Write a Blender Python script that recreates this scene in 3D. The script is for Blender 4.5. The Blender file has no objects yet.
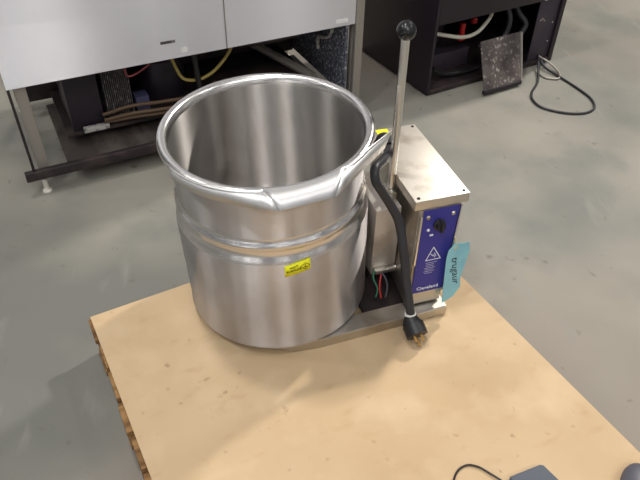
import bpy, bmesh, math, random
from mathutils import Vector, Matrix
random.seed(4)
PI = math.pi
col = bpy.context.scene.collection
FZ = -0.145                      # floor level; the sheet on the pallet is z = 0

# ------------------------------------------------------------------ materials
def lin(c):
    return tuple(((v/255)/12.92 if v/255 <= .04045 else ((v/255+.055)/1.055)**2.4) for v in c) + (1,)
def mat(name, rgb, rough=.5, metal=0, spec=.5):
    m = bpy.data.materials.new(name); m.use_nodes = True
    b = m.node_tree.nodes['Principled BSDF']
    b.inputs['Base Color'].default_value = lin(rgb)
    b.inputs['Roughness'].default_value = rough
    b.inputs['Metallic'].default_value = metal
    b.inputs['Specular IOR Level'].default_value = spec
    return m
def N(m, t, **kw):
    n = m.node_tree.nodes.new(t)
    for k, v in kw.items():
        if k in n.inputs.keys(): n.inputs[k].default_value = v
        else: setattr(n, k, v)
    return n
def L(m, a, b): m.node_tree.links.new(a, b)
def bsdf(m): return m.node_tree.nodes['Principled BSDF']
def noise_mix(m, rgb2, scale=8, detail=6, lo=.35, hi=.7, stretch=(1,1,1), bump=0, src=None, rough2=None):
    """second colour mixed in by a noise; chains onto whatever feeds the base colour"""
    b = bsdf(m)
    tc = N(m, 'ShaderNodeTexCoord'); mp = N(m, 'ShaderNodeMapping'); mp.inputs['Scale'].default_value = stretch
    mp.inputs['Location'].default_value = (random.random()*9, random.random()*9, random.random()*9)
    L(m, tc.outputs['Object'], mp.inputs['Vector'])
    nz = N(m, 'ShaderNodeTexNoise'); nz.inputs['Scale'].default_value = scale; nz.inputs['Detail'].default_value = detail
    L(m, mp.outputs[0], nz.inputs['Vector'])
    rp = N(m, 'ShaderNodeMapRange'); rp.inputs['From Min'].default_value = lo; rp.inputs['From Max'].default_value = hi
    L(m, nz.outputs[0], rp.inputs['Value'])
    mx = N(m, 'ShaderNodeMix', data_type='RGBA')
    L(m, rp.outputs[0], mx.inputs[0])
    ci = b.inputs['Base Color']
    if ci.is_linked: L(m, ci.links[0].from_socket, mx.inputs[6])
    else: mx.inputs[6].default_value = ci.default_value
    mx.inputs[7].default_value = lin(rgb2)
    L(m, mx.outputs[2], ci)
    if rough2 is not None:
        rr = N(m, 'ShaderNodeMapRange'); rr.inputs['To Min'].default_value = b.inputs['Roughness'].default_value
        rr.inputs['To Max'].default_value = rough2; L(m, rp.outputs[0], rr.inputs['Value']); L(m, rr.outputs[0], b.inputs['Roughness'])
    if bump:
        bp = N(m, 'ShaderNodeBump'); bp.inputs['Strength'].default_value = bump; bp.inputs['Distance'].default_value = .004
        L(m, nz.outputs[0], bp.inputs['Height']); L(m, bp.outputs[0], b.inputs['Normal'])
    return m

def steel(name, rgb=(205,203,200), rough=.3, aniso=0, axis='Z'):
    m = mat(name, rgb, rough, 1.0)
    if aniso:
        t = N(m, 'ShaderNodeTangent', direction_type='RADIAL', axis=axis)
        bsdf(m).inputs['Anisotropic'].default_value = aniso; bsdf(m).inputs['Anisotropic Rotation'].default_value = .25
        L(m, t.outputs[0], bsdf(m).inputs['Tangent'])
    return m

M = {}
M['floor'] = mat('concrete', (109,109,103), .6, 0, .25)
noise_mix(M['floor'], (142,138,128), 1.3, 4, .35, .65)
noise_mix(M['floor'], (104,106,102), 3.2, 8, .52, .8, bump=.25)
noise_mix(M['floor'], (138,128,117), .7, 3, .5, .7)
noise_mix(M['floor'], (134,132,125), 14, 9, .62, .85, stretch=(1,.25,1))
noise_mix(M['floor'], (96,92,84), 22, 6, .66, .8)
M['sheet'] = mat('fibreboard', (192,167,133), .7, 0, .2)
noise_mix(M['sheet'], (180,154,120), 3, 6, .4, .75)
noise_mix(M['sheet'], (178,150,116), 16, 8, .6, .8, stretch=(.7,1.4,1))
noise_mix(M['sheet'], (200,176,143), 7, 5, .5, .8)
noise_mix(M['sheet'], (150,123,94), 34, 5, .68, .8)
M['sheet_edge'] = mat('fibreboard_edge', (150,112,74), .8)
M['wood'] = mat('pallet_wood', (150,116,76), .8, 0, .2)
noise_mix(M['wood'], (96,66,40), 9, 8, .4, .7, stretch=(1,5,5))
M['ves'] = steel('brushed_vessel_steel', (210,207,208), .36, 1.0)
noise_mix(M['ves'], (168,163,162), 5, 5, .45, .75, stretch=(1,1,.5))
M['ves_in'] = steel('vessel_interior_steel', (196,193,190), .35, 1.0)
noise_mix(M['ves_in'], (146,138,130), 4, 5, .45, .75, stretch=(1,1,.5))
M['rim'] = steel('polished_rim_steel', (226,224,222), .25)
M['bead'] = steel('bead_steel', (222,220,220), .27, .5)
M['lip'] = steel('lip_steel', (220,220,220), .46)
M['frame'] = steel('base_steel', (196,192,184), .38)
noise_mix(M['frame'], (140,126,108), 9, 6, .5, .75)
M['lid'] = steel('dull_lid_steel', (214,208,198), .48)
noise_mix(M['lid'], (176,164,150), 11, 7, .5, .75)
noise_mix(M['lid'], (120,104,84), 26, 4, .7, .78)
M['colm'] = steel('column_steel', (205,198,190), .42)
bsdf(M['colm']).inputs['Metallic'].default_value = .55
noise_mix(M['colm'], (150,135,118), 8, 6, .45, .75)
M['chrome'] = steel('handle_steel', (228,226,220), .3)
M['blue'] = mat('blue_enamel', (48,46,128), .38)
M['white'] = mat('white_print', (225,225,232), .6)
M['black'] = mat('black_rubber', (26,25,27), .45)
M['cordm'] = mat('cord_rubber', (40,40,44), .45)
M['gloss'] = mat('black_ball_plastic', (18,16,18), .08)
M['brass'] = steel('brass', (190,150,90), .35)
M['yellow'] = mat('yellow_sticker', (240,236,20), .6)
M['ink'] = mat('black_ink', (30,28,24), .7)
M['tag'] = mat('pale_blue_card', (134,186,196), .75)
noise_mix(M['tag'], (120,172,186), 18, 3, .45, .7)
M['string'] = mat('string', (190,180,130), .8)
M['red'] = mat('red_plastic', (190,40,38), .4)
M['green'] = mat('green_wire', (50,120,90), .5)
M['fridge'] = mat('refrigerator_steel', (240,239,243), .5, .7)
_t = N(M['fridge'], 'ShaderNodeTangent', direction_type='UV_MAP'); _t.uv_map = 'UVMap'
bsdf(M['fridge']).inputs['Anisotropic'].default_value = 1.0; bsdf(M['fridge']).inputs['Anisotropic Rotation'].default_value = .25
L(M['fridge'], _t.outputs[0], bsdf(M['fridge']).inputs['Tangent'])
noise_mix(M['fridge'], (224,223,228), 1.6, 5, .4, .7, stretch=(1,1,.6))
M['post'] = mat('grey_post', (156,150,142), .5, .5)
M['foot'] = mat('pale_foot', (205,200,190), .5)
M['dark'] = mat('dark_metal', (44,36,38), .55, .2)
noise_mix(M['dark'], (74,62,58), 10, 6, .5, .75)
M['shade_pan'] = mat('shade_pan_paint', (66,58,55), .6, .2)  # dark tone stands in for the shade under the refrigerator
noise_mix(M['shade_pan'], (100,91,84), 5, 4, .5, .62, stretch=(1.6,.6,1))
M['darkbox'] = mat('dark_compressor', (38,32,42), .45, .2)
M['grille'] = mat('dusty_fins', (70,66,68), .7)
noise_mix(M['grille'], (150,144,140), 70, 2, .55, .65)
M['speck'] = mat('speckled_insulation', (84,86,96), .8)
noise_mix(M['speck'], (178,182,190), 75, 2, .56, .66)
noise_mix(M['speck'], (46,46,56), 60, 2, .56, .66)
M['copper'] = mat('old_copper', (104,84,66), .6, .4)
M['yhose'] = mat('yellow_hose', (160,142,78), .5)
M['rag'] = mat('whitish_insulation', (180,178,174), .9)
noise_mix(M['rag'], (100,95,92), 60, 3, .5, .7)
M['cab'] = mat('black_cabinet_paint', (34,26,34), .4, 0, .4)
M['cabin'] = mat('cabinet_inner_sheet', (62,56,66), .5, .4)
noise_mix(M['cabin'], (84,72,78), 5, 5, .5, .75)
M['whose'] = mat('white_hose', (196,192,176), .5)
M['label'] = mat('label_white', (220,220,216), .7)
M['flap'] = mat('dusty_flap', (92,84,80), .7, .2)
noise_mix(M['flap'], (170,162,154), 60, 3, .56, .68)
noise_mix(M['flap'], (52,44,46), 9, 5, .45, .7)
M['slate'] = mat('slate_plastic', (58,66,80), .5)
M['grey'] = mat('grey_plastic', (80,80,90), .45)

# ------------------------------------------------------------------ mesh helpers
def obj(name, bm, m, parent=None, smooth=True, inv=None, angle=35):
    """link a bmesh as ONE object; inv = matrix taking world coordinates to the parent's"""
    if inv is not None: bmesh.ops.transform(bm, matrix=inv, verts=bm.verts)
    bmesh.ops.recalc_face_normals(bm, faces=bm.faces)
    me = bpy.data.meshes.new(name); bm.to_mesh(me); bm.free()
    ms = m if isinstance(m, list) else [m]
    for k in ms: me.materials.append(k)
    if smooth:
        me.polygons.foreach_set('use_smooth', [True]*len(me.polygons))
        me.set_sharp_from_angle(angle=math.radians(angle))
    o = bpy.data.objects.new(name, me); col.objects.link(o)
    if parent is not None: o.parent = parent
    return o
def tag(o, label=None, cat=None, group=None, kind=None):
    if label: o['label'] = label
    if cat: o['category'] = cat
    if group: o['group'] = group
    if kind: o['kind'] = kind
    return o
def empty(name, loc=(0,0,0), rz=0):
    o = bpy.data.objects.new(name, None); col.objects.link(o)
    o.location = loc; o.rotation_euler = (0,0,rz); o.empty_display_size = .05
    return o
def box(bm, x0, x1, y0, y1, z0, z1, bev=0, mi=0):
    vs = [bm.verts.new((x,y,z)) for x in (x0,x1) for y in (y0,y1) for z in (z0,z1)]
    q = [(0,1,3,2),(4,6,7,5),(0,4,5,1),(2,3,7,6),(0,2,6,4),(1,5,7,3)]
    fs = [bm.faces.new([vs[i] for i in f]) for f in q]
    for f in fs: f.material_index = mi
    if bev:
        es = list({e for f in fs for e in f.edges})
        bmesh.ops.bevel(bm, geom=es, offset=bev, segments=2, profile=.6, affect='EDGES', clamp_overlap=True)
    return bm
def hexa(bm, pts, bev=0):
    """pts: 4 bottom corners then 4 top corners, same order"""
    vs = [bm.verts.new(p) for p in pts]
    fs = [bm.faces.new([vs[i] for i in f]) for f in [(3,2,1,0),(4,5,6,7),(0,1,5,4),(1,2,6,5),(2,3,7,6),(3,0,4,7)]]
    if bev:
        bmesh.ops.bevel(bm, geom=list({e for f in fs for e in f.edges}), offset=bev, segments=2, affect='EDGES')
    return bm
def prism(bm, poly, z0, z1, bev=0):
    a = [bm.verts.new((p[0],p[1],z0)) for p in poly]; b = [bm.verts.new((p[0],p[1],z1)) for p in poly]
    n = len(poly); fs = [bm.faces.new(a[::-1]), bm.faces.new(b)]
    for i in range(n): fs.append(bm.faces.new([a[i],a[(i+1)%n],b[(i+1)%n],b[i]]))
    if bev:
        bmesh.ops.bevel(bm, geom=list({e for f in fs for e in f.edges}), offset=bev, segments=2, affect='EDGES')
    return bm
def spline(pts, n=8):
    P = [Vector(p) for p in pts]; P = [P[0]*2-P[1]] + P + [P[-1]*2-P[-2]]; out = []
    for i in range(1, len(P)-2):
        for k in range(n):
            t = k/n; a,b,c,d = P[i-1],P[i],P[i+1],P[i+2]
            out.append(.5*((2*b)+(c-a)*t+(2*a-5*b+4*c-d)*t*t+(3*b-a-3*c+d)*t**3))
    out.append(P[-2]); return out
def tube(bm, pts, r, seg=12, n=8, caps=True):
    P = spline(pts, n) if n else [Vector(p) for p in pts]
    R = r if callable(r) else (lambda t: r)
    t0 = (P[1]-P[0]).normalized(); u = t0.orthogonal().normalized(); rings = []
    for i, p in enumerate(P):
        t = (P[min(i+1,len(P)-1)]-P[max(i-1,0)]).normalized()
        u = (u - t*u.dot(t)).normalized(); v = t.cross(u); rr = R(i/(len(P)-1))
        rings.append([bm.verts.new(p + (u*math.cos(2*PI*k/seg)+v*math.sin(2*PI*k/seg))*rr) for k in range(seg)])
    for a, b in zip(rings, rings[1:]):
        for k in range(seg): bm.faces.new([a[k],a[(k+1)%seg],b[(k+1)%seg],b[k]])
    if caps: bm.faces.new(rings[0][::-1]); bm.faces.new(rings[-1])
    return bm
def lathe(bm, prof, seg=96, c=(0,0,0), mis=None):
    rings = []
    for r, z in prof:
        if r < 1e-6: rings.append([bm.verts.new((c[0],c[1],c[2]+z))])
        else: rings.append([bm.verts.new((c[0]+r*math.cos(2*PI*k/seg), c[1]+r*math.sin(2*PI*k/seg), c[2]+z)) for k in range(seg)])
    for j, (a, b) in enumerate(zip(rings, rings[1:])):
        for k in range(seg):
            k2 = (k+1) % seg
            if len(a) == 1 and len(b) == 1: continue
            if len(a) == 1: f = bm.faces.new([a[0],b[k2],b[k]])
            elif len(b) == 1: f = bm.faces.new([a[k],a[k2],b[0]])
            else: f = bm.faces.new([a[k],a[k2],b[k2],b[k]])
            if mis: f.material_index = mis(j)
    return bm
def xf(bm, mtx, v0=0):
    bm.verts.ensure_lookup_table(); bmesh.ops.transform(bm, matrix=mtx, verts=bm.verts[v0:]); return bm
def sheet_from(bm, poly, th):
    """planar polygon in space given thickness th"""
    vs = [Vector(p) for p in poly]; n = Vector((0,0,0))
    for i in range(1, len(vs)-1): n += (vs[i]-vs[0]).cross(vs[i+1]-vs[0])
    n.normalize(); a = [bm.verts.new(p) for p in vs]; b = [bm.verts.new(p-n*th) for p in vs]; k = len(vs)
    bm.faces.new(a); bm.faces.new(b[::-1])
    for i in range(k): bm.faces.new([a[i],b[i],b[(i+1)%k],a[(i+1)%k]])
    return bm
def text_bm(s, size, depth=.0006, shear=0):
    cu = bpy.data.curves.new('t', 'FONT'); cu.body = s; cu.size = size; cu.extrude = depth; cu.shear = shear
    cu.align_x = 'CENTER'; cu.align_y = 'CENTER'; cu.resolution_u = 2
    o = bpy.data.objects.new('t', cu); col.objects.link(o); bpy.context.view_layer.update()
    me = bpy.data.meshes.new_from_object(o.evaluated_get(bpy.context.evaluated_depsgraph_get()))
    bm = bmesh.new(); bm.from_mesh(me); bpy.data.objects.remove(o); bpy.data.curves.remove(cu); bpy.data.meshes.remove(me)
    return bm
def basis(o, x, y):
    x = Vector(x).normalized(); z = x.cross(Vector(y)).normalized(); y = z.cross(x)
    return Matrix.Translation(o) @ Matrix((x, y, z)).transposed().to_4x4()

# ------------------------------------------------------------------ floor
bm = bmesh.new(); box(bm, -8, 9, -5, 11, FZ-.1, FZ)
tag(obj('floor', bm, M['floor'], smooth=False), kind='structure')

# ------------------------------------------------------------------ pallet and sheet
U = .26; tp = .4334
PW0, PW1, PB = -2.0084*U, 1.9938*U, .588*U
sh = bmesh.new(); box(sh, PW0, PW1, PB-1.22, PB, -.011, 0, .0015)
for f in sh.faces:
    if abs(f.normal.z) < .5: f.material_index = 1
so = obj('fibreboard_sheet', sh, [M['sheet'], M['sheet_edge']])
so.rotation_euler.z = tp
tag(so, 'large tan fibreboard sheet lying on the wooden pallet under the kettle', 'board')
pr_ = tp - .02
pal = empty('wooden_pallet', (0,0,FZ), pr_)
tag(pal, 'rough wooden pallet under the tan sheet, board ends showing at its left', 'pallet')
x0, x1, yb = PW0-.009, PW1-.004, PB+.005
H = -FZ-.0115
bw = 1.2/11; 
for k in range(11):
    bm = bmesh.new(); y1 = yb-.012 - k*bw; jx = random.uniform(-.004,.004)
    box(bm, x0+jx-.0, x1+jx, y1-bw+.024, y1, H-.018, H, .0015)
    obj('deck_board', bm, M['wood'], pal)
for k in range(5):
    bm = bmesh.new(); y1 = yb-.03 - k*.265; box(bm, x0, x1, y1-.09, y1, 0, .018, .0015); obj('bottom_board', bm, M['wood'], pal)
for xx in (x0+.004, (x0+x1)/2-.02, x1-.044):
    bm = bmesh.new(); y0 = yb-1.215
    box(bm, xx, xx+.04, y0, yb-.02, .0182, H-.0182, .0015); obj('stringer', bm, M['wood'], pal)

# ------------------------------------------------------------------ steam kettle
tk = .2397
K = empty('steam_kettle', (0,0,0), tk)
tag(K, 'stainless steel tilting kettle with pouring lip and blue-fronted control box on the tan sheet', 'kettle')
W2K = Matrix.Rotation(-tk, 4, 'Z')
TILT = Matrix(((1,0,-.0342,0),(0,1,-.0231,0),(.0342,.0231,1,0),(0,0,0,1)))
VT = W2K @ TILT
ZR = .5707
prof = [(0,.042),(.20,.042),(.238,.040),(.2485,.038),(.2515,.041),(.2525,.046),(.2515,.051),(.2505,.056),(.2508,.335),(.2495,.345),(.246,.356),
        (.2425,.362),(.2408,.368),(.2404,.375),(.2415,.383),(.2440,.389),(.2450,.394),(.2440,.399),(.2400,.403),(.2375,.408),(.2370,.416),(.2370,.545),
        (.2400,.551),(.2475,.552),(.2550,.5535),(.2593,.5575),(.2605,.563),(.2590,.5685),(.2550,.5722),(.2490,.5735),(.2430,.5722),(.2385,.5685),(.2355,.562),(.2335,.553)]
inner = [(.2325,.54),(.2325,.25)] + [(.2325*math.cos(a), .25-.17*math.sin(a)) for a in [PI/2*k/14 for k in range(1,14)]] + [(0,.08)]
nr = len(prof)
bm = bmesh.new(); lathe(bm, prof+inner, 128, mis=lambda j: 3 if 9 <= j < 20 else 2 if 21 <= j < nr-1 else (1 if j >= nr-1 else 0))
ves = obj('kettle_vessel', bm, [M['ves'], M['ves_in'], M['rim'], M['bead']], K, inv=VT, angle=50)
# pouring lip: bent sheet round the front of the rim, in the vessel's frame (built at unrotated axes)
def cyl(a, r, z): return (r*math.sin(a), -r*math.cos(a), z)
lp = bmesh.new()
Cp = (.026,-.300,.552); Dp = (.142,-.262,.549)
aB, aE = -.04, .74
na = 10
arc = [Vector(cyl(aB+(aE-aB)*k/na, .2525, .5750)) for k in range(na+1)]
lipl = [Vector(Cp).lerp(Vector(Dp), k/na) for k in range(na+1)]
def strip(a, b):
    va = [lp.verts.new(p) for p in a]; vb = [lp.verts.new(p) for p in b]
    for k in range(len(a)-1): lp.faces.new([va[k],va[k+1],vb[k+1],vb[k]])
strip(arc, lipl)
# left wing: chord leaving the rim top, hanging outside the rim, down to the wall
aA = -.95; nw = 18
def outside(p, r):
    d = Vector((p.x, p.y)); d = d.normalized()*max(d.length, r); return Vector((d.x, d.y, p.z))
Ab = Vector(cyl(aA, .2625, .5520))
t_ = [Vector(cyl(aB+(aA-aB)*k/nw, .2525+.0095*min(1,k/11), .5750-.004*k/nw)) for k in range(nw+1)]
aC = math.atan2(Cp[0], -Cp[1])
l_ = [Vector(cyl(aC+(aA-aC)*k/nw, .2640+.0372*max(0,1-k/7.2)**1.3, .5520-.013*min(1,k/5)+.006*k/nw)) for k in range(nw+1)]
m_ = [outside(p.lerp(q, .14), .2625) for p, q in zip(t_, l_)]
m_[0] = t_[0].lerp(l_[0], .14)
strip(t_, m_); strip(m_, l_)
# right wing: straight flange leaving the rim to a free tip
F_ = Vector((.294,-.050,.572)); F2 = Vector((.276,-.068,.533))
rt = [arc[-1].lerp(F_, k/6) for k in range(7)]
rl = [outside(Vector(Dp).lerp(F2, k/6), .2655) for k in range(7)]
rm = [outside(p.lerp(q, .14), .2625) for p, q in zip(rt, rl)]
rm[0] = rt[0].lerp(rl[0], .14)
strip(rt, rm); strip(rm, rl)
lipo = obj('pouring_lip', lp, M['lip'], ves, inv=VT, angle=11)
sm = lipo.modifiers.new('s', 'SOLIDIFY'); sm.thickness = .0022; sm.offset = 0
# warning sticker wrapped on the jacket
def wrap(a, z, r=.2516): return (r*math.sin(a), -r*math.cos(a), z)
st = bmesh.new(); n = 8; a0, a1 = .098, .350
def stz(a): return .342+ (a-a0)*.045
vs = [[st.verts.new(wrap(a0+(a1-a0)*k/n, stz(a0+(a1-a0)*k/n)-q*.036, .2514)) for k in range(n+1)] for q in (0,1)]
for k in range(n): st.faces.new([vs[0][k],vs[0][k+1],vs[1][k+1],vs[1][k]])
sto = obj('warning_sticker', st, M['yellow'], ves, inv=VT); sto['label'] = 'yellow warning sticker'
pm = sto.modifiers.new('s', 'SOLIDIFY'); pm.thickness = .0005; pm.offset = 1
def wraptext(b, am, zm):
    for v in b.verts:
        a = am + v.co.x/.2525; v.co = Vector(wrap(a, zm+v.co.y+(a-a0)*.045, .2522+v.co.z))
    return b
b = text_bm('HOT', .010); wraptext(b, .185, .330); t2 = text_bm('SURFACE', .0088); wraptext(t2, .185, .320)
me_ = bpy.data.meshes.new('x'); t2.to_mesh(me_); t2.free(); b.from_mesh(me_); bpy.data.meshes.remove(me_)
def seg_strip(b, pts, w, fn):
    for p, q in zip(pts, pts[1:]):
        p = Vector(p); q = Vector(q); d = (q-p).normalized(); s = Vector((-d.y, d.x))*w/2; p2 = p-d*w/2; q2 = q+d*w/2
        b.faces.new([b.verts.new(fn(c)) for c in (p2+s, p2-s, q2-s, q2+s)])
f_ = lambda c: wrap(.296+c.x/.2525, .3255+c.y+.006, .2526)
seg_strip(b, [(0,.010),(.012,0),(0,-.010),(-.012,0),(0,.010)], .0013, f_)
seg_strip(b, [(-.004,-.003),(.004,-.003)], .0016, f_); seg_strip(b, [(0,-.003),(0,.005)], .0018, f_)
obj('warning_print', b, M['ink'], ves, inv=VT, smooth=False)

# base frame (kettle-local coordinates from here)
bm = bmesh.new()
prism(bm, [(-.12,-.196),(-.03,-.240),(.05,-.2475),(.431,-.234),(.431,-.180)], 0, .036, .003)
base = obj('base_frame', bm, M['frame'], K, smooth=True)
bm = bmesh.new(); prism(bm, [(-.06,.15),(.431,.15),(.431,.20),(-.06,.20)], 0, .034, .003); obj('base_rail', bm, M['frame'], K)
bm = bmesh.new(); prism(bm, [(.20,-.19),(.43,-.181),(.43,.149),(.20,.149)], .004, .022, .002); obj('base_pan', bm, M['dark'], K)
bm = bmesh.new(); box(bm, .405,.4305,-.181,.149,.0225,.040,.002); obj('side_rail', bm, M['frame'], K)
# column beside the vessel
bm = bmesh.new(); box(bm, .2535,.3275,-.082,.10,.066,.302,.004)
cl = obj('support_column', bm, M['colm'], K)
bm = bmesh.new(); box(bm, .262,.310,-.05,.08,.0222,.0655,.003); obj('column_foot', bm, M['dark'], cl)
bm = bmesh.new(); box(bm, .3060,.3270,-.045,.010,.3022,.325,.004)
piv = obj('pivot_block', bm, M['frame'], K)
bm = bmesh.new(); tube(bm, [(.3190,-.018,.326),(.3225,-.002,.750)], .0105, 20, 0)
hd = obj('tilt_handle', bm, M['chrome'], K)
bm = bmesh.new(); c = Vector((.3225,-.0015,.763))
lathe(bm, [(0,-.0245)]+[(.0235*math.cos(a), .0235*math.sin(a)) for a in [(-.38+ .88*k/18)*PI for k in range(1,18)]]+[(0,.0235)], 40, c)
hk = obj('handle_knob', bm, M['gloss'], hd); hk['label'] = 'glossy black ball knob'
# control console
bx0, bx1, by0, by1, bzt = .330, .478, -.150, .200, .338
bm = bmesh.new()
hexa(bm, [(.312,-.206,.0405),(.419,-.206,.0405),(.428,.185,.0405),(.345,.185,.0405),
          (.345,-.1505,bzt),(.466,-.1505,bzt),(.474,.198,bzt),(.345,.198,bzt)], .003)
con = obj('control_console', bm, M['frame'], K)
# keep the console's lower left corner in line
bm = bmesh.new()
box(bm, .329,.485,-.152,.207,.3385,.368,.003)
lid = obj('console_lid', bm, M['lid'], con); lid['label'] = 'pale steel lid'
for x, y in ((.342,-.139),(.472,-.139),(.342,.194),(.472,.194)):
    bm = bmesh.new(); lathe(bm, [(0,.0035),(.003,.003),(.005,0)], 16, (x,y,.3678)); obj('lid_screw', bm, M['dark'], con)
bm = bmesh.new(); box(bm, .356,.392,.178,.2035,.3682,.3688); o = obj('lid_sticker', bm, M['yellow'], con, smooth=False); o['label'] = 'small yellow sticker'
# front face frame: origin bottom-left, vectors across and up
FO = Vector((.312,-.206,.0405)); FXb = Vector((.107,0,0)); FT = Vector((.345,-.1505,bzt)); FXt = Vector((.121,0,0))
fn_ = (Vector((1,0,0)).cross(FT-FO)).normalized()
if fn_.y > 0: fn_ = -fn_
def face(u, v, d=.001):       # u 0..1 across, v 0..1 up the sloping front
    return (FO+FXb*u).lerp(FT+FXt*u, v) + fn_*d
def plate(b, u0, u1, v0, v1, d0, d1):
    p = [face(u0,v0,d0),face(u1,v0,d0),face(u1,v1,d0),face(u0,v1,d0)]; q = [face(u0,v0,d1),face(u1,v0,d1),face(u1,v1,d1),face(u0,v1,d1)]
    return hexa(b, p+q)
bm = bmesh.new(); plate(bm, .10,.955,.135,.985,.0,.003)
cp = obj('control_panel', bm, M['blue'], K, smooth=False); cp['label'] = 'deep blue control panel'
bm = bmesh.new(); plate(bm, .965,1.0,.12,.99,.0005,.008); plate(bm, .035,.075,.45,.93,.0005,.006)
o = obj('panel_rail', bm, M['rim'], K, smooth=False)
def facemat(u, v, d):
    o_ = face(u,v,d); return basis(o_, face(u+.05,v,d)-face(u-.05,v,d), face(u,v+.05,d)-face(u,v-.05,d))
bm = bmesh.new(); lathe(bm, [(0,0),(.017,0),(.017,.004),(.0125,.006),(.0115,.018),(0,.0185)], 32)
box(bm, -.0035,.0035,-.016,.016,.006,.023,.001); xf(bm, facemat(.52,.83,.003)); kn = obj('selector_knob', bm, M['black'], cp)
for u, v, r in ((.22,.915,.0065),(.83,.915,.0065)):
    bm = bmesh.new(); lathe(bm, [(0,.004),(r*.6,.0036),(r,.001),(r,0)], 20); xf(bm, facemat(u,v,.0031)); obj('panel_screw', bm, M['frame'], cp)
bm = bmesh.new(); lathe(bm, [(0,.004),(.003,.003),(.0045,0)], 16); xf(bm, facemat(.27,.79,.0031)); obj('indicator_light', bm, M['white'], cp)
bm = bmesh.new(); box(bm, -.005,.005,-.0025,.0025,0,.0012); xf(bm, facemat(.37,.735,.0031)); obj('scale_mark', bm, M['white'], cp, smooth=False)
b = bmesh.new(); fm = facemat(.52,.53,.0036)
seg_strip(b, [(-.022,-.017),(.022,-.017),(0,.022),(-.022,-.017)], .0022, lambda c: fm @ Vector((c.x,c.y,0)))
seg_strip(b, [(-.008,.000),(-.003,-.006),(-.001,-.003),(.004,-.011)], .0018, lambda c: fm @ Vector((c.x+.001,c.y+.001,0)))
seg_strip(b, [(.003,.003),(.008,-.007)], .0018, lambda c: fm @ Vector((c.x,c.y,0)))
obj('warning_triangle', b, M['white'], cp, smooth=False)
b = bmesh.new()
for k in range(7):
    w = .02*random.uniform(.75,1); fm2 = facemat(.52,.445-.018*k,.0036)
    seg_strip(b, [(-w,0),(w*random.uniform(.4,1),0)], .0008, lambda c: fm2 @ Vector((c.x,c.y,0)))
obj('small_print', b, M['white'], cp, smooth=False)
b = text_bm('Cleveland', .0135); xf(b, Matrix.Scale(1.25,4,(1,0,0))); xf(b, facemat(.53,.178,.0038)); obj('brand_lettering', b, M['white'], cp, smooth=False)

# power cord over the column, plug hanging in front of the base
bm = bmesh.new()
tube(bm, [(.336,.13,.352),(.336,.115,.40),(.345,.085,.415),(.325,.03,.415),(.290,-.03,.438),(.254,-.085,.464),(.219,-.125,.476),(.216,-.142,.452),(.237,-.143,.413),(.261,-.148,.37),(.283,-.16,.321),(.291,-.19,.248),(.296,-.22,.164),(.299,-.25,.10),(.301,-.262,.070)], .0122, 16, 10)
# clear of the vessel wall
cd = obj('power_cord', bm, M['cordm'], K)
bm = bmesh.new(); tube(bm, [(.301,-.260,.074),(.301,-.263,.062)], .0155, 16, 0); obj('white_cord_band', bm, M['label'], cd)
bm = bmesh.new(); tube(bm, [(.301,-.261,.066),(.302,-.272,.052),(.303,-.282,.045)], lambda t: .016+.012*min(1,t*1.6), 18, 6)
tube(bm, [(.303,-.279,.047),(.305,-.309,.0335)], .0300, 24, 0)
pg = obj('cord_plug', bm, M['black'], cd); pg['label'] = 'heavy black three-pin plug'
for dx, dz in ((-.010,.004),(.010,.004),(0,-.010)):
    bm = bmesh.new(); box(bm, -.0035,.0035,-.001,.001,0,.021)
    xf(bm, basis(Vector((.305+dx,-.3085+dz*.3,.0335+dz)), (1,0,0), (0,-.4,.9)))
    obj('plug_pin', bm, M['brass'], cd, smooth=False)
# clamp where the cord enters and hinge hardware behind the rim
bm = bmesh.new(); tube(bm, [(.336,.135,.343),(.334,.122,.376)], .017, 16, 0); obj('cord_gland', bm, M['black'], cd)
bm = bmesh.new(); tube(bm, [(.343,.075,.414),(.330,.040,.414)], .0185, 16, 0); obj('cord_clamp', bm, M['black'], cd)
# wires under the column
for nm, mm, pts in (('green_wire','green',[(.262,-.086,.085),(.255,-.10,.07),(.262,-.12,.045),(.25,-.14,.032)]),
                    ('red_wire','red',[(.285,-.086,.085),(.278,-.10,.068),(.268,-.12,.05),(.262,-.15,.034)]),
                    ('grey_wire','grey',[(.27,-.086,.09),(.285,-.11,.078),(.29,-.125,.05),(.275,-.15,.034)])):
    bm = bmesh.new(); tube(bm, pts, .0026, 8, 6); obj(nm, bm, M[mm], K)
bm = bmesh.new(); box(bm, .262,.325,-.098,-.0825,.078,.092,.002); tube(bm, [(.295,-.095,.09),(.325,-.095,.095)], .0045, 10, 0); obj('wire_bracket', bm, M['chrome'], K)

# ------------------------------------------------------------------ paper tag hanging from the console
K2W = Matrix.Rotation(tk, 4, 'Z')
tg = empty('paper_tag', K2W @ Vector((.441,-.195,.222)), tk)
tag(tg, 'pale blue paper tag with dark handwriting, hung beside the blue control panel', 'tag')
bm = bmesh.new()
poly = [(-.027,-.006),(-.010,.012),(.032,.008),(.034,-.02),(.014,-.105),(.016,-.135),(-.004,-.165),(-.036,-.180),(-.034,-.10),(-.032,-.03)]
nx = 8; P3 = []
prism(bm, [(p[0]*1.05+.012, p[1]) for p in poly], -.0004, .0004)
bmesh.ops.rotate(bm, matrix=Matrix.Rotation(math.radians(80), 3, 'X'), verts=bm.verts)
obj('card', bm, M['tag'], tg, smooth=False)
b = text_bm('trugaur', .030, .0002, .2)
xf(b, Matrix.Rotation(math.radians(-84), 4, 'Z')); xf(b, Matrix.Translation((.008,-.075,.0009)))
bmesh.ops.rotate(b, matrix=Matrix.Rotation(math.radians(80), 3, 'X'), verts=b.verts)
o = obj('handwriting', b, M['ink'], tg, smooth=False)
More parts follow.
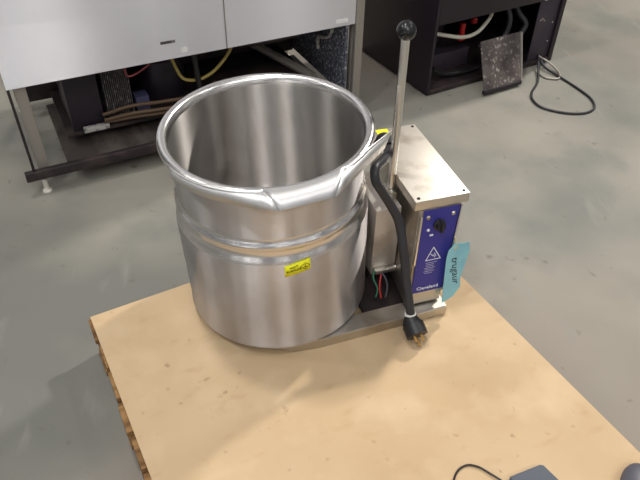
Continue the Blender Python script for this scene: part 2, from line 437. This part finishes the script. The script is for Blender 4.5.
bm = bmesh.new(); tube(bm, [(.006,.008,.002),(.0,-.004,.0),(.002,-.006,-.006)], .0012, 8, 5)
tube(bm, [(.002,.010,.03),(.006,.004,.01),(.010,-.003,-.004)], .0016, 8, 5); obj('string', bm, M['string'], tg)

# ------------------------------------------------------------------ stainless refrigerator behind, left
fe = Vector((.9205,.3907,0)); fa = math.atan2(.3907,.9205)
R = empty('refrigerator', (-.905,.697,FZ), fa)
tag(R, 'tall stainless steel refrigerator on legs with open machine space underneath', 'refrigerator')
Z = -FZ                              # local z of world 0
FW = 1.40; FD = .75
bm = bmesh.new(); box(bm, 0,1.361,0,.02,Z+.30,2.0,.003); uvl = bm.loops.layers.uv.new('UVMap')
for f in bm.faces:
    for l in f.loops: l[uvl].uv = (l.vert.co.x, l.vert.co.z)
fp = obj('front_panel', bm, M['fridge'], R); 
bm = bmesh.new(); box(bm, 0.0,FW,.021,FD,Z+.315,2.0,.003); obj('cabinet_body', bm, M['post'], R)
bm = bmesh.new(); box(bm, 1.3625,1.40,-.004,.02,.10,2.0,.003); obj('corner_post', bm, M['post'], R)
bm = bmesh.new(); box(bm, .022,.062,.02,.05,.055,Z+.314,.003); lg = obj('leg', bm, M['post'], R)
bm = bmesh.new(); lathe(bm, [(0,0),(.018,0),(.018,.006),(.010,.014),(.009,.056),(0,.056)], 20, (.030,.022,0)); obj('leg_foot', bm, M['foot'], lg)
for x, y in ((1.378,.012),(.035,.70),(1.365,.70)):
    bm = bmesh.new(); box(bm, x-.017,x+.017,y-.017 if y>.1 else y+.01,y+.017 if y>.1 else y+.04,.055,Z+.314,.003); lg = obj('leg', bm, M['post'], R)
    bm = bmesh.new(); lathe(bm, [(0,0),(.018,0),(.018,.006),(.010,.014),(.009,.056),(0,.056)], 20, (x,y if y>.1 else y+.022,0)); obj('leg_foot', bm, M['foot'], lg)
bm = bmesh.new(); box(bm, -.03,1.3615,-.006,.019,.072,.108,.003); obj('bottom_rail', bm, M['dark'], R)
bm = bmesh.new(); box(bm, .055,1.345,.69,.71,.07,.10,.003); obj('bottom_rail', bm, M['dark'], R)
bm = bmesh.new(); box(bm, .0,.010,.003,.018,.10,Z+.299,.002); obj('hinge_strip', bm, M['dark'], R)
bm = bmesh.new(); box(bm, 1.333,1.344,.025,.68,.115,Z+.314,.002); ip = obj('insulation_panel', bm, M['speck'], R); ip['label'] = 'speckled blue-grey insulation panel'
bm = bmesh.new(); box(bm, .06,1.33,.55,.57,.11,Z+.314,.002); obj('back_plate', bm, M['dark'], R)
bm = bmesh.new(); box(bm, .13,1.33,.03,.54,.078,.088,.002); obj('added_shade_pan', bm, M['shade_pan'], R)  # added sheet that darkens the shaded floor under the refrigerator
bm = bmesh.new(); box(bm, .16,1.25,.14,.54,.135,.150,.002); obj('shelf_tray', bm, M['dark'], R)
# condenser fins
bm = bmesh.new(); box(bm, .19,.315,.15,.42,.151,Z+.26,.003); obj('fan_housing', bm, M['darkbox'], R)
bm = bmesh.new()
for k in range(14): box(bm, .335+k*.0075,.338+k*.0075,.15,.38,.152,Z+.25)
obj('condenser_fins', bm, M['grille'], R, smooth=False)
bm = bmesh.new(); lathe(bm, [(0,0),(.095,0),(.105,.02),(.105,.12),(.09,.17),(.05,.195),(0,.20)], 40, (.60,.33,.151)); cpz = obj('compressor', bm, M['darkbox'], R)
bm = bmesh.new(); box(bm, .45,.505,.16,.22,.151,.235,.004); o = obj('relay_box', bm, mat('blue_grey_box',(70,70,100),.5), R)
bm = bmesh.new(); box(bm, .225,.325,.12,.139,.150,.172,.004); obj('pipe_insulation', bm, M['rag'], R)
for dz, dy in ((.0,.0),(.022,.02),(-.022,.01)):
    bm = bmesh.new(); tube(bm, [(.31,.12+dy,.19+dz*.6),(.42,.10+dy,.205+dz),(.55,.10+dy,.195+dz),(.70,.12+dy,.18+dz),(.80,.2,.19+dz)], .0075, 10, 6); obj('copper_pipe', bm, M['copper'], R)
bm = bmesh.new(); tube(bm, [(.60,.15,Z+.29),(.627,.15,Z+.19),(.652,.15,Z+.137),(.70,.15,Z+.12),(.745,.15,Z+.125),(.80,.15,Z+.155),(.86,.15,Z+.22),(.89,.15,Z+.30)], .0068, 12, 8); obj('yellow_hose', bm, M['yhose'], R)
bm = bmesh.new(); tube(bm, [(.70,.14,Z+.30),(.705,.138,Z+.2),(.712,.139,Z+.09)], .012, 12, 6); obj('dark_hose', bm, M['black'], R)
bm = bmesh.new(); tube(bm, [(.42,.12,Z+.27),(.428,.12,Z+.21),(.47,.12,Z+.215),(.52,.12,Z+.24)], .004, 8, 6); obj('red_wire', bm, mat('dull_red',(150,70,70),.5), R)
bm = bmesh.new(); tube(bm, [(.80,.3,Z+.19),(1.0,.22,Z+.20),(1.17,.15,Z+.24)], .018, 10, 6); obj('drain_pipe', bm, M['dark'], R)
bm = bmesh.new(); tube(bm, [(1.329,.13,Z+.26),(1.325,.15,Z+.2),(1.318,.2,Z+.17),(1.312,.24,Z+.16),(1.318,.25,Z+.10)], .008, 10, 6); obj('clear_hose', bm, M['rag'], R)
bm = bmesh.new(); tube(bm, [(1.25,.16,.16),(1.10,.52,.20)], .02, 8, 0); obj('drain_channel', bm, M['post'], R)
bm = bmesh.new(); box(bm, 1.268,1.325,-.0012,-.0003,Z+.315,Z+.332); obj('white_label', bm, M['label'], fp, smooth=False)
bm = bmesh.new(); box(bm, .545,.60,-.0012,-.0003,Z+.362,Z+.372); obj('vent_mark', bm, M['grille'], fp, smooth=False)
bm = bmesh.new(); box(bm, .617,.642,-.0012,-.0003,Z+.318,Z+.336); obj('paper_scrap', bm, M['label'], fp, smooth=False)
bm = bmesh.new(); box(bm, .795,.799,-.0035,-.0003,Z+.302,1.98,.0008); obj('door_seam', bm, M['post'], fp)

# ------------------------------------------------------------------ black cabinet behind, right
e2 = math.atan2(.4384,.8988)
B = empty('black_cabinet', (.737,1.415,FZ), e2)
tag(B, 'low black refrigerated cabinet with its machine compartment open and a cord behind the kettle', 'cabinet')
CW = .83; CD = .60; CH = .86
bm = bmesh.new(); box(bm, 0,.016,0,CD,.006,CH,.003); obj('side_panel', bm, M['cab'], B)
bm = bmesh.new(); box(bm, CW-.03,CW,0,CD,.006,CH,.003); obj('side_panel', bm, M['cab'], B)
bm = bmesh.new(); box(bm, .0165,CW-.0305,.0,.022,Z+.205,CH,.003); fr = obj('front_panel', bm, M['cab'], B)
bm = bmesh.new(); box(bm, .0165,CW-.0305,.023,CD,Z+.27,CH,.003); obj('cabinet_box', bm, M['cab'], B)
bm = bmesh.new(); box(bm, .0165,CW-.0305,CD-.02,CD,.006,Z+.269,.003); obj('back_panel', bm, M['cab'], B)
bm = bmesh.new(); box(bm, .0165,CW-.0305,.0,CD-.021,.006,.030,.003); obj('bottom_panel', bm, M['dark'], B)
bm = bmesh.new(); box(bm, .66,CW-.031,.012,.018,.0305,Z+.204,.001); ipn = obj('service_panel', bm, M['cabin'], B)
for x, z in ((.775,.12),(.778,.22),(.70,.25),(.715,.24),(.688,.245)):
    bm = bmesh.new(); lathe(bm, [(0,.003),(.004,.002),(.005,0)], 12); xf(bm, Matrix.Translation((x,.0119,z)) @ Matrix.Rotation(PI/2,4,'X')); obj('rivet', bm, M['post'], ipn)
bm = bmesh.new(); box(bm, .67,.72,-.0012,-.0003,Z+.208,Z+.235); obj('white_label', bm, M['label'], fr, smooth=False)
bm = bmesh.new(); tube(bm, [(.07,.12,Z+.12),(.15,.09,Z+.10),(.25,.08,Z+.075),(.33,.08,Z+.08),(.39,.09,Z+.11),(.43,.10,Z+.15),(.44,.12,Z+.2)], .0095, 12, 8); obj('white_hose', bm, M['whose'], B)
bm = bmesh.new(); box(bm, .282,.304,.13,.15,Z+.035,Z+.115,.003); box(bm, .276,.310,.125,.155,Z+.03,Z+.055,.003); obj('red_valve', bm, M['red'], B)
bm = bmesh.new(); box(bm, .368,.395,.15,.17,Z+.09,Z+.118,.004); obj('red_valve', bm, M['red'], B)
bm = bmesh.new(); box(bm, .05,.36,.14,.42,.0305,.125,.004); obj('evaporator_tray', bm, M['cabin'], B)
bm = bmesh.new(); lathe(bm, [(0,0),(.08,0),(.09,.02),(.09,.10),(.07,.15),(0,.17)], 36, (.20,.30,.1255)); obj('compressor', bm, M['darkbox'], B)
bm = bmesh.new(); tube(bm, [(.06,.05,.11),(.15,.06,.06),(.28,.05,.05),(.36,.06,.05)], .012, 10, 6); obj('black_hose', bm, M['black'], B)
bm = bmesh.new(); tube(bm, [(.38,.10,Z-.01),(.45,.07,Z+.0),(.52,.07,Z+.04),(.54,.08,Z+.12),(.52,.12,Z+.2)], .014, 12, 6); obj('black_hose', bm, M['cordm'], B)
bm = bmesh.new(); tube(bm, [(.56,.10,Z+.2),(.60,.08,Z+.13),(.66,.0,Z+.1)][:2]+[(.63,.05,Z+.08),(.60,.05,Z+.02)], .014, 12, 6); obj('black_hose', bm, M['cordm'], B)
# drop-down flap
bm = bmesh.new()
hexa(bm, [(.250,-.128,.03),(.485,-.128,.03),(.485,-.122,.03),(.250,-.122,.03),(.290,-.004,Z+.075),(.545,-.004,Z+.075),(.545,.002,Z+.075),(.290,.002,Z+.075)], .001)
fl = obj('drop_flap', bm, M['flap'], B); fl['label'] = 'dusty hinged flap hanging down'
bm = bmesh.new(); box(bm, .247,.488,-.136,-.118,.010,.0295,.002); obj('flap_edge', bm, M['cab'], fl)
bm = bmesh.new(); hexa(bm, [(.486,-.133,.03),(.492,-.133,.03),(.492,-.113,.03),(.486,-.113,.03),(.546,-.012,Z+.075),(.552,-.012,Z+.075),(.552,.0,Z+.075),(.546,.0,Z+.075)]); obj('flap_side', bm, M['post'], fl, smooth=False)
# cord looping on the floor
W2B = B.matrix_basis.inverted() if False else (Matrix.Translation((.737,1.415,FZ)) @ Matrix.Rotation(e2,4,'Z')).inverted()
fz = FZ+.0062
bm = bmesh.new()
tube(bm, [(1.385,1.80,FZ+.055),(1.39,1.745,FZ+.05),(1.37,1.66,fz+.02),(1.33,1.54,fz),(1.265,1.43,fz),(1.246,1.36,fz),(1.262,1.29,fz),(1.32,1.245,fz),(1.39,1.222,fz),(1.465,1.228,fz),(1.52,1.275,fz),(1.535,1.36,fz),(1.51,1.46,fz),(1.465,1.58,fz),(1.41,1.68,fz+.012),(1.40,1.74,fz+.04)], .0060, 10, 10)
o = obj('floor_cord', bm, M['cordm'], B, inv=W2B)
bm = bmesh.new(); tube(bm, [(1.39,1.74,FZ+.05),(1.44,1.70,FZ+.03),(1.475,1.64,fz),(1.45,1.57,fz),(1.39,1.58,fz),(1.36,1.64,fz)], .005, 10, 8); obj('floor_cord', bm, M['post'], B, inv=W2B)

# ------------------------------------------------------------------ things at the bottom edge
bm = bmesh.new()
prism(bm, [(.505,-.640),(.592,-.612),(.622,-.662),(.60,-.75),(.50,-.75)], .0003, .020, .004)
o = obj('flat_case', bm, M['slate'])
tag(o, 'flat slate blue case with a cable, lying at the bottom edge of the sheet', 'case')
bm = bmesh.new(); z=.0036
tube(bm, [(.372,-.70,z),(.378,-.645,z),(.395,-.612,z),(.420,-.598,z),(.445,-.603,z),(.470,-.622,z),(.503,-.655,.008)], .0024, 8, 8)
o = obj('thin_cable', bm, M['black']); tag(o, 'thin black cable curling on the sheet beside the slate case', 'cable')
bm = bmesh.new()
bmesh.ops.create_uvsphere(bm, u_segments=32, v_segments=20, radius=1)
for v in bm.verts:
    v.co.z = max(v.co.z, -.55)
    v.co = Vector((v.co.x*.055, v.co.y*.10, (v.co.z+.55)*.030))
o = obj('shoe_toe', bm, M['grey']); o.location = (.790,-.722,.0003); o.rotation_euler.z = -.25
o.name = 'shoe'; tag(o, 'rounded dark grey shoe toe at the bottom right corner', 'shoe')

# ------------------------------------------------------------------ light
def area(name, loc, target, size, power, colr=(1,1,1)):
    d = bpy.data.lights.new(name, 'AREA'); d.shape = 'DISK'; d.size = size; d.energy = power; d.color = colr
    o = bpy.data.objects.new(name, d); col.objects.link(o); o.location = loc
    o.rotation_euler = (Vector(target)-Vector(loc)).to_track_quat('-Z','Y').to_euler(); return o
area('high_bay_or_added_lamp', (-.82,.58,5.2), (0,0,0), .40, 110, (1,.96,.92))
area('high_bay_or_added_lamp', (3.5,3.5,4.6), (0,0,0), .30, 300, (1,.94,.86))
area('high_bay_or_added_lamp', (-1.5,-1.8,5.6), (0,.2,0), .3, 70, (.95,.98,1))
area('high_bay_or_added_lamp', (.9,-4.6,4.6), (0,.2,0), .3, 45, (1,.97,.93))  # added front lamp to brighten the refrigerator panel
area('high_bay_or_added_lamp', (-1.0,-4.4,4.8), (0,.2,0), .15, 22, (1,.99,.97))  # added lamp for a narrow streak on the vessel
area('high_bay_or_added_lamp', (.35,-3.6,5.2), (0,.2,0), .15, 22, (1,.99,.97))  # added streak lamp, aimed at the vessel front
area('high_bay_or_added_lamp', (3.2,-4.2,5.0), (0,.2,0), .15, 30, (1,.99,.97))  # added streak lamp from the front right
area('high_bay_or_added_lamp', (-4.5,.5,5.4), (0,.2,0), .3, 60, (1,.97,.93))  # added lamp on the left, for streaks on the steel
area('high_bay_or_added_lamp', (4.8,-1.0,5.4), (0,.2,0), .3, 50, (1,.97,.93))  # added lamp on the right, for streaks on the steel
area('high_bay_or_added_lamp', (-1.2,6.0,5.4), (0,.2,0), .3, 60, (1,.97,.93))  # added lamp at the back, for streaks on the steel

w = bpy.data.worlds.new('world'); bpy.context.scene.world = w; w.use_nodes = True
nt = w.node_tree; bg = nt.nodes['Background']
tc = nt.nodes.new('ShaderNodeTexCoord'); mp = nt.nodes.new('ShaderNodeMapping'); mp.inputs['Scale'].default_value = (1,1,.06)
nz = nt.nodes.new('ShaderNodeTexNoise'); nz.inputs['Scale'].default_value = 13; nz.inputs['Detail'].default_value = 3
rp = nt.nodes.new('ShaderNodeValToRGB'); rp.color_ramp.elements[0].position = .55; rp.color_ramp.elements[1].position = .60
rp.color_ramp.elements[0].color = (.17,.17,.18,1); rp.color_ramp.elements[1].color = (3.0,2.96,2.9,1)  # invented bright bands, added to streak the steel reflections
nt.links.new(tc.outputs['Generated'], mp.inputs[0]); nt.links.new(mp.outputs[0], nz.inputs[0]); nt.links.new(nz.outputs[0], rp.inputs[0])
sx = nt.nodes.new('ShaderNodeSeparateXYZ'); mr = nt.nodes.new('ShaderNodeMapRange')
mr.inputs['From Min'].default_value = .3; mr.inputs['From Max'].default_value = -1; mr.inputs['To Min'].default_value = .8; mr.inputs['To Max'].default_value = 3.2  # added boost of the front bands to brighten the refrigerator panel
nt.links.new(tc.outputs['Generated'], sx.inputs[0]); nt.links.new(sx.outputs['Y'], mr.inputs['Value'])
ad = nt.nodes.new('ShaderNodeMix'); ad.data_type = 'RGBA'; ad.blend_type = 'MULTIPLY'; ad.inputs[0].default_value = 1
nt.links.new(rp.outputs[0], ad.inputs[6]); nt.links.new(mr.outputs[0], ad.inputs[7])
nt.links.new(ad.outputs[2], bg.inputs[0]); bg.inputs[1].default_value = .32

# ------------------------------------------------------------------ camera
cam = bpy.data.cameras.new('camera'); co = bpy.data.objects.new('camera', cam); col.objects.link(co)
f, D, Hc, yaw, pitch, roll = 647.74, 5.2465*U, 5.3024*U, .0856, .7146, .0241
fw = Vector((math.sin(yaw)*math.cos(pitch), math.cos(yaw)*math.cos(pitch), -math.sin(pitch)))
r = Vector((math.cos(yaw), -math.sin(yaw), 0)); u = r.cross(fw)
r, u = r*math.cos(roll)+u*math.sin(roll), -r*math.sin(roll)+u*math.cos(roll)
co.matrix_world = Matrix.Translation((0,-D,Hc)) @ Matrix((r, u, -fw)).transposed().to_4x4()
cam.sensor_fit = 'HORIZONTAL'; cam.sensor_width = 36; cam.lens = f*36/640; cam.clip_end = 60
sc = bpy.context.scene; sc.camera = co
vs = sc.view_settings; vs.view_transform = 'Standard'; vs.look = 'None'; vs.gamma = 1; vs.use_curve_mapping = False; vs.exposure = -.12
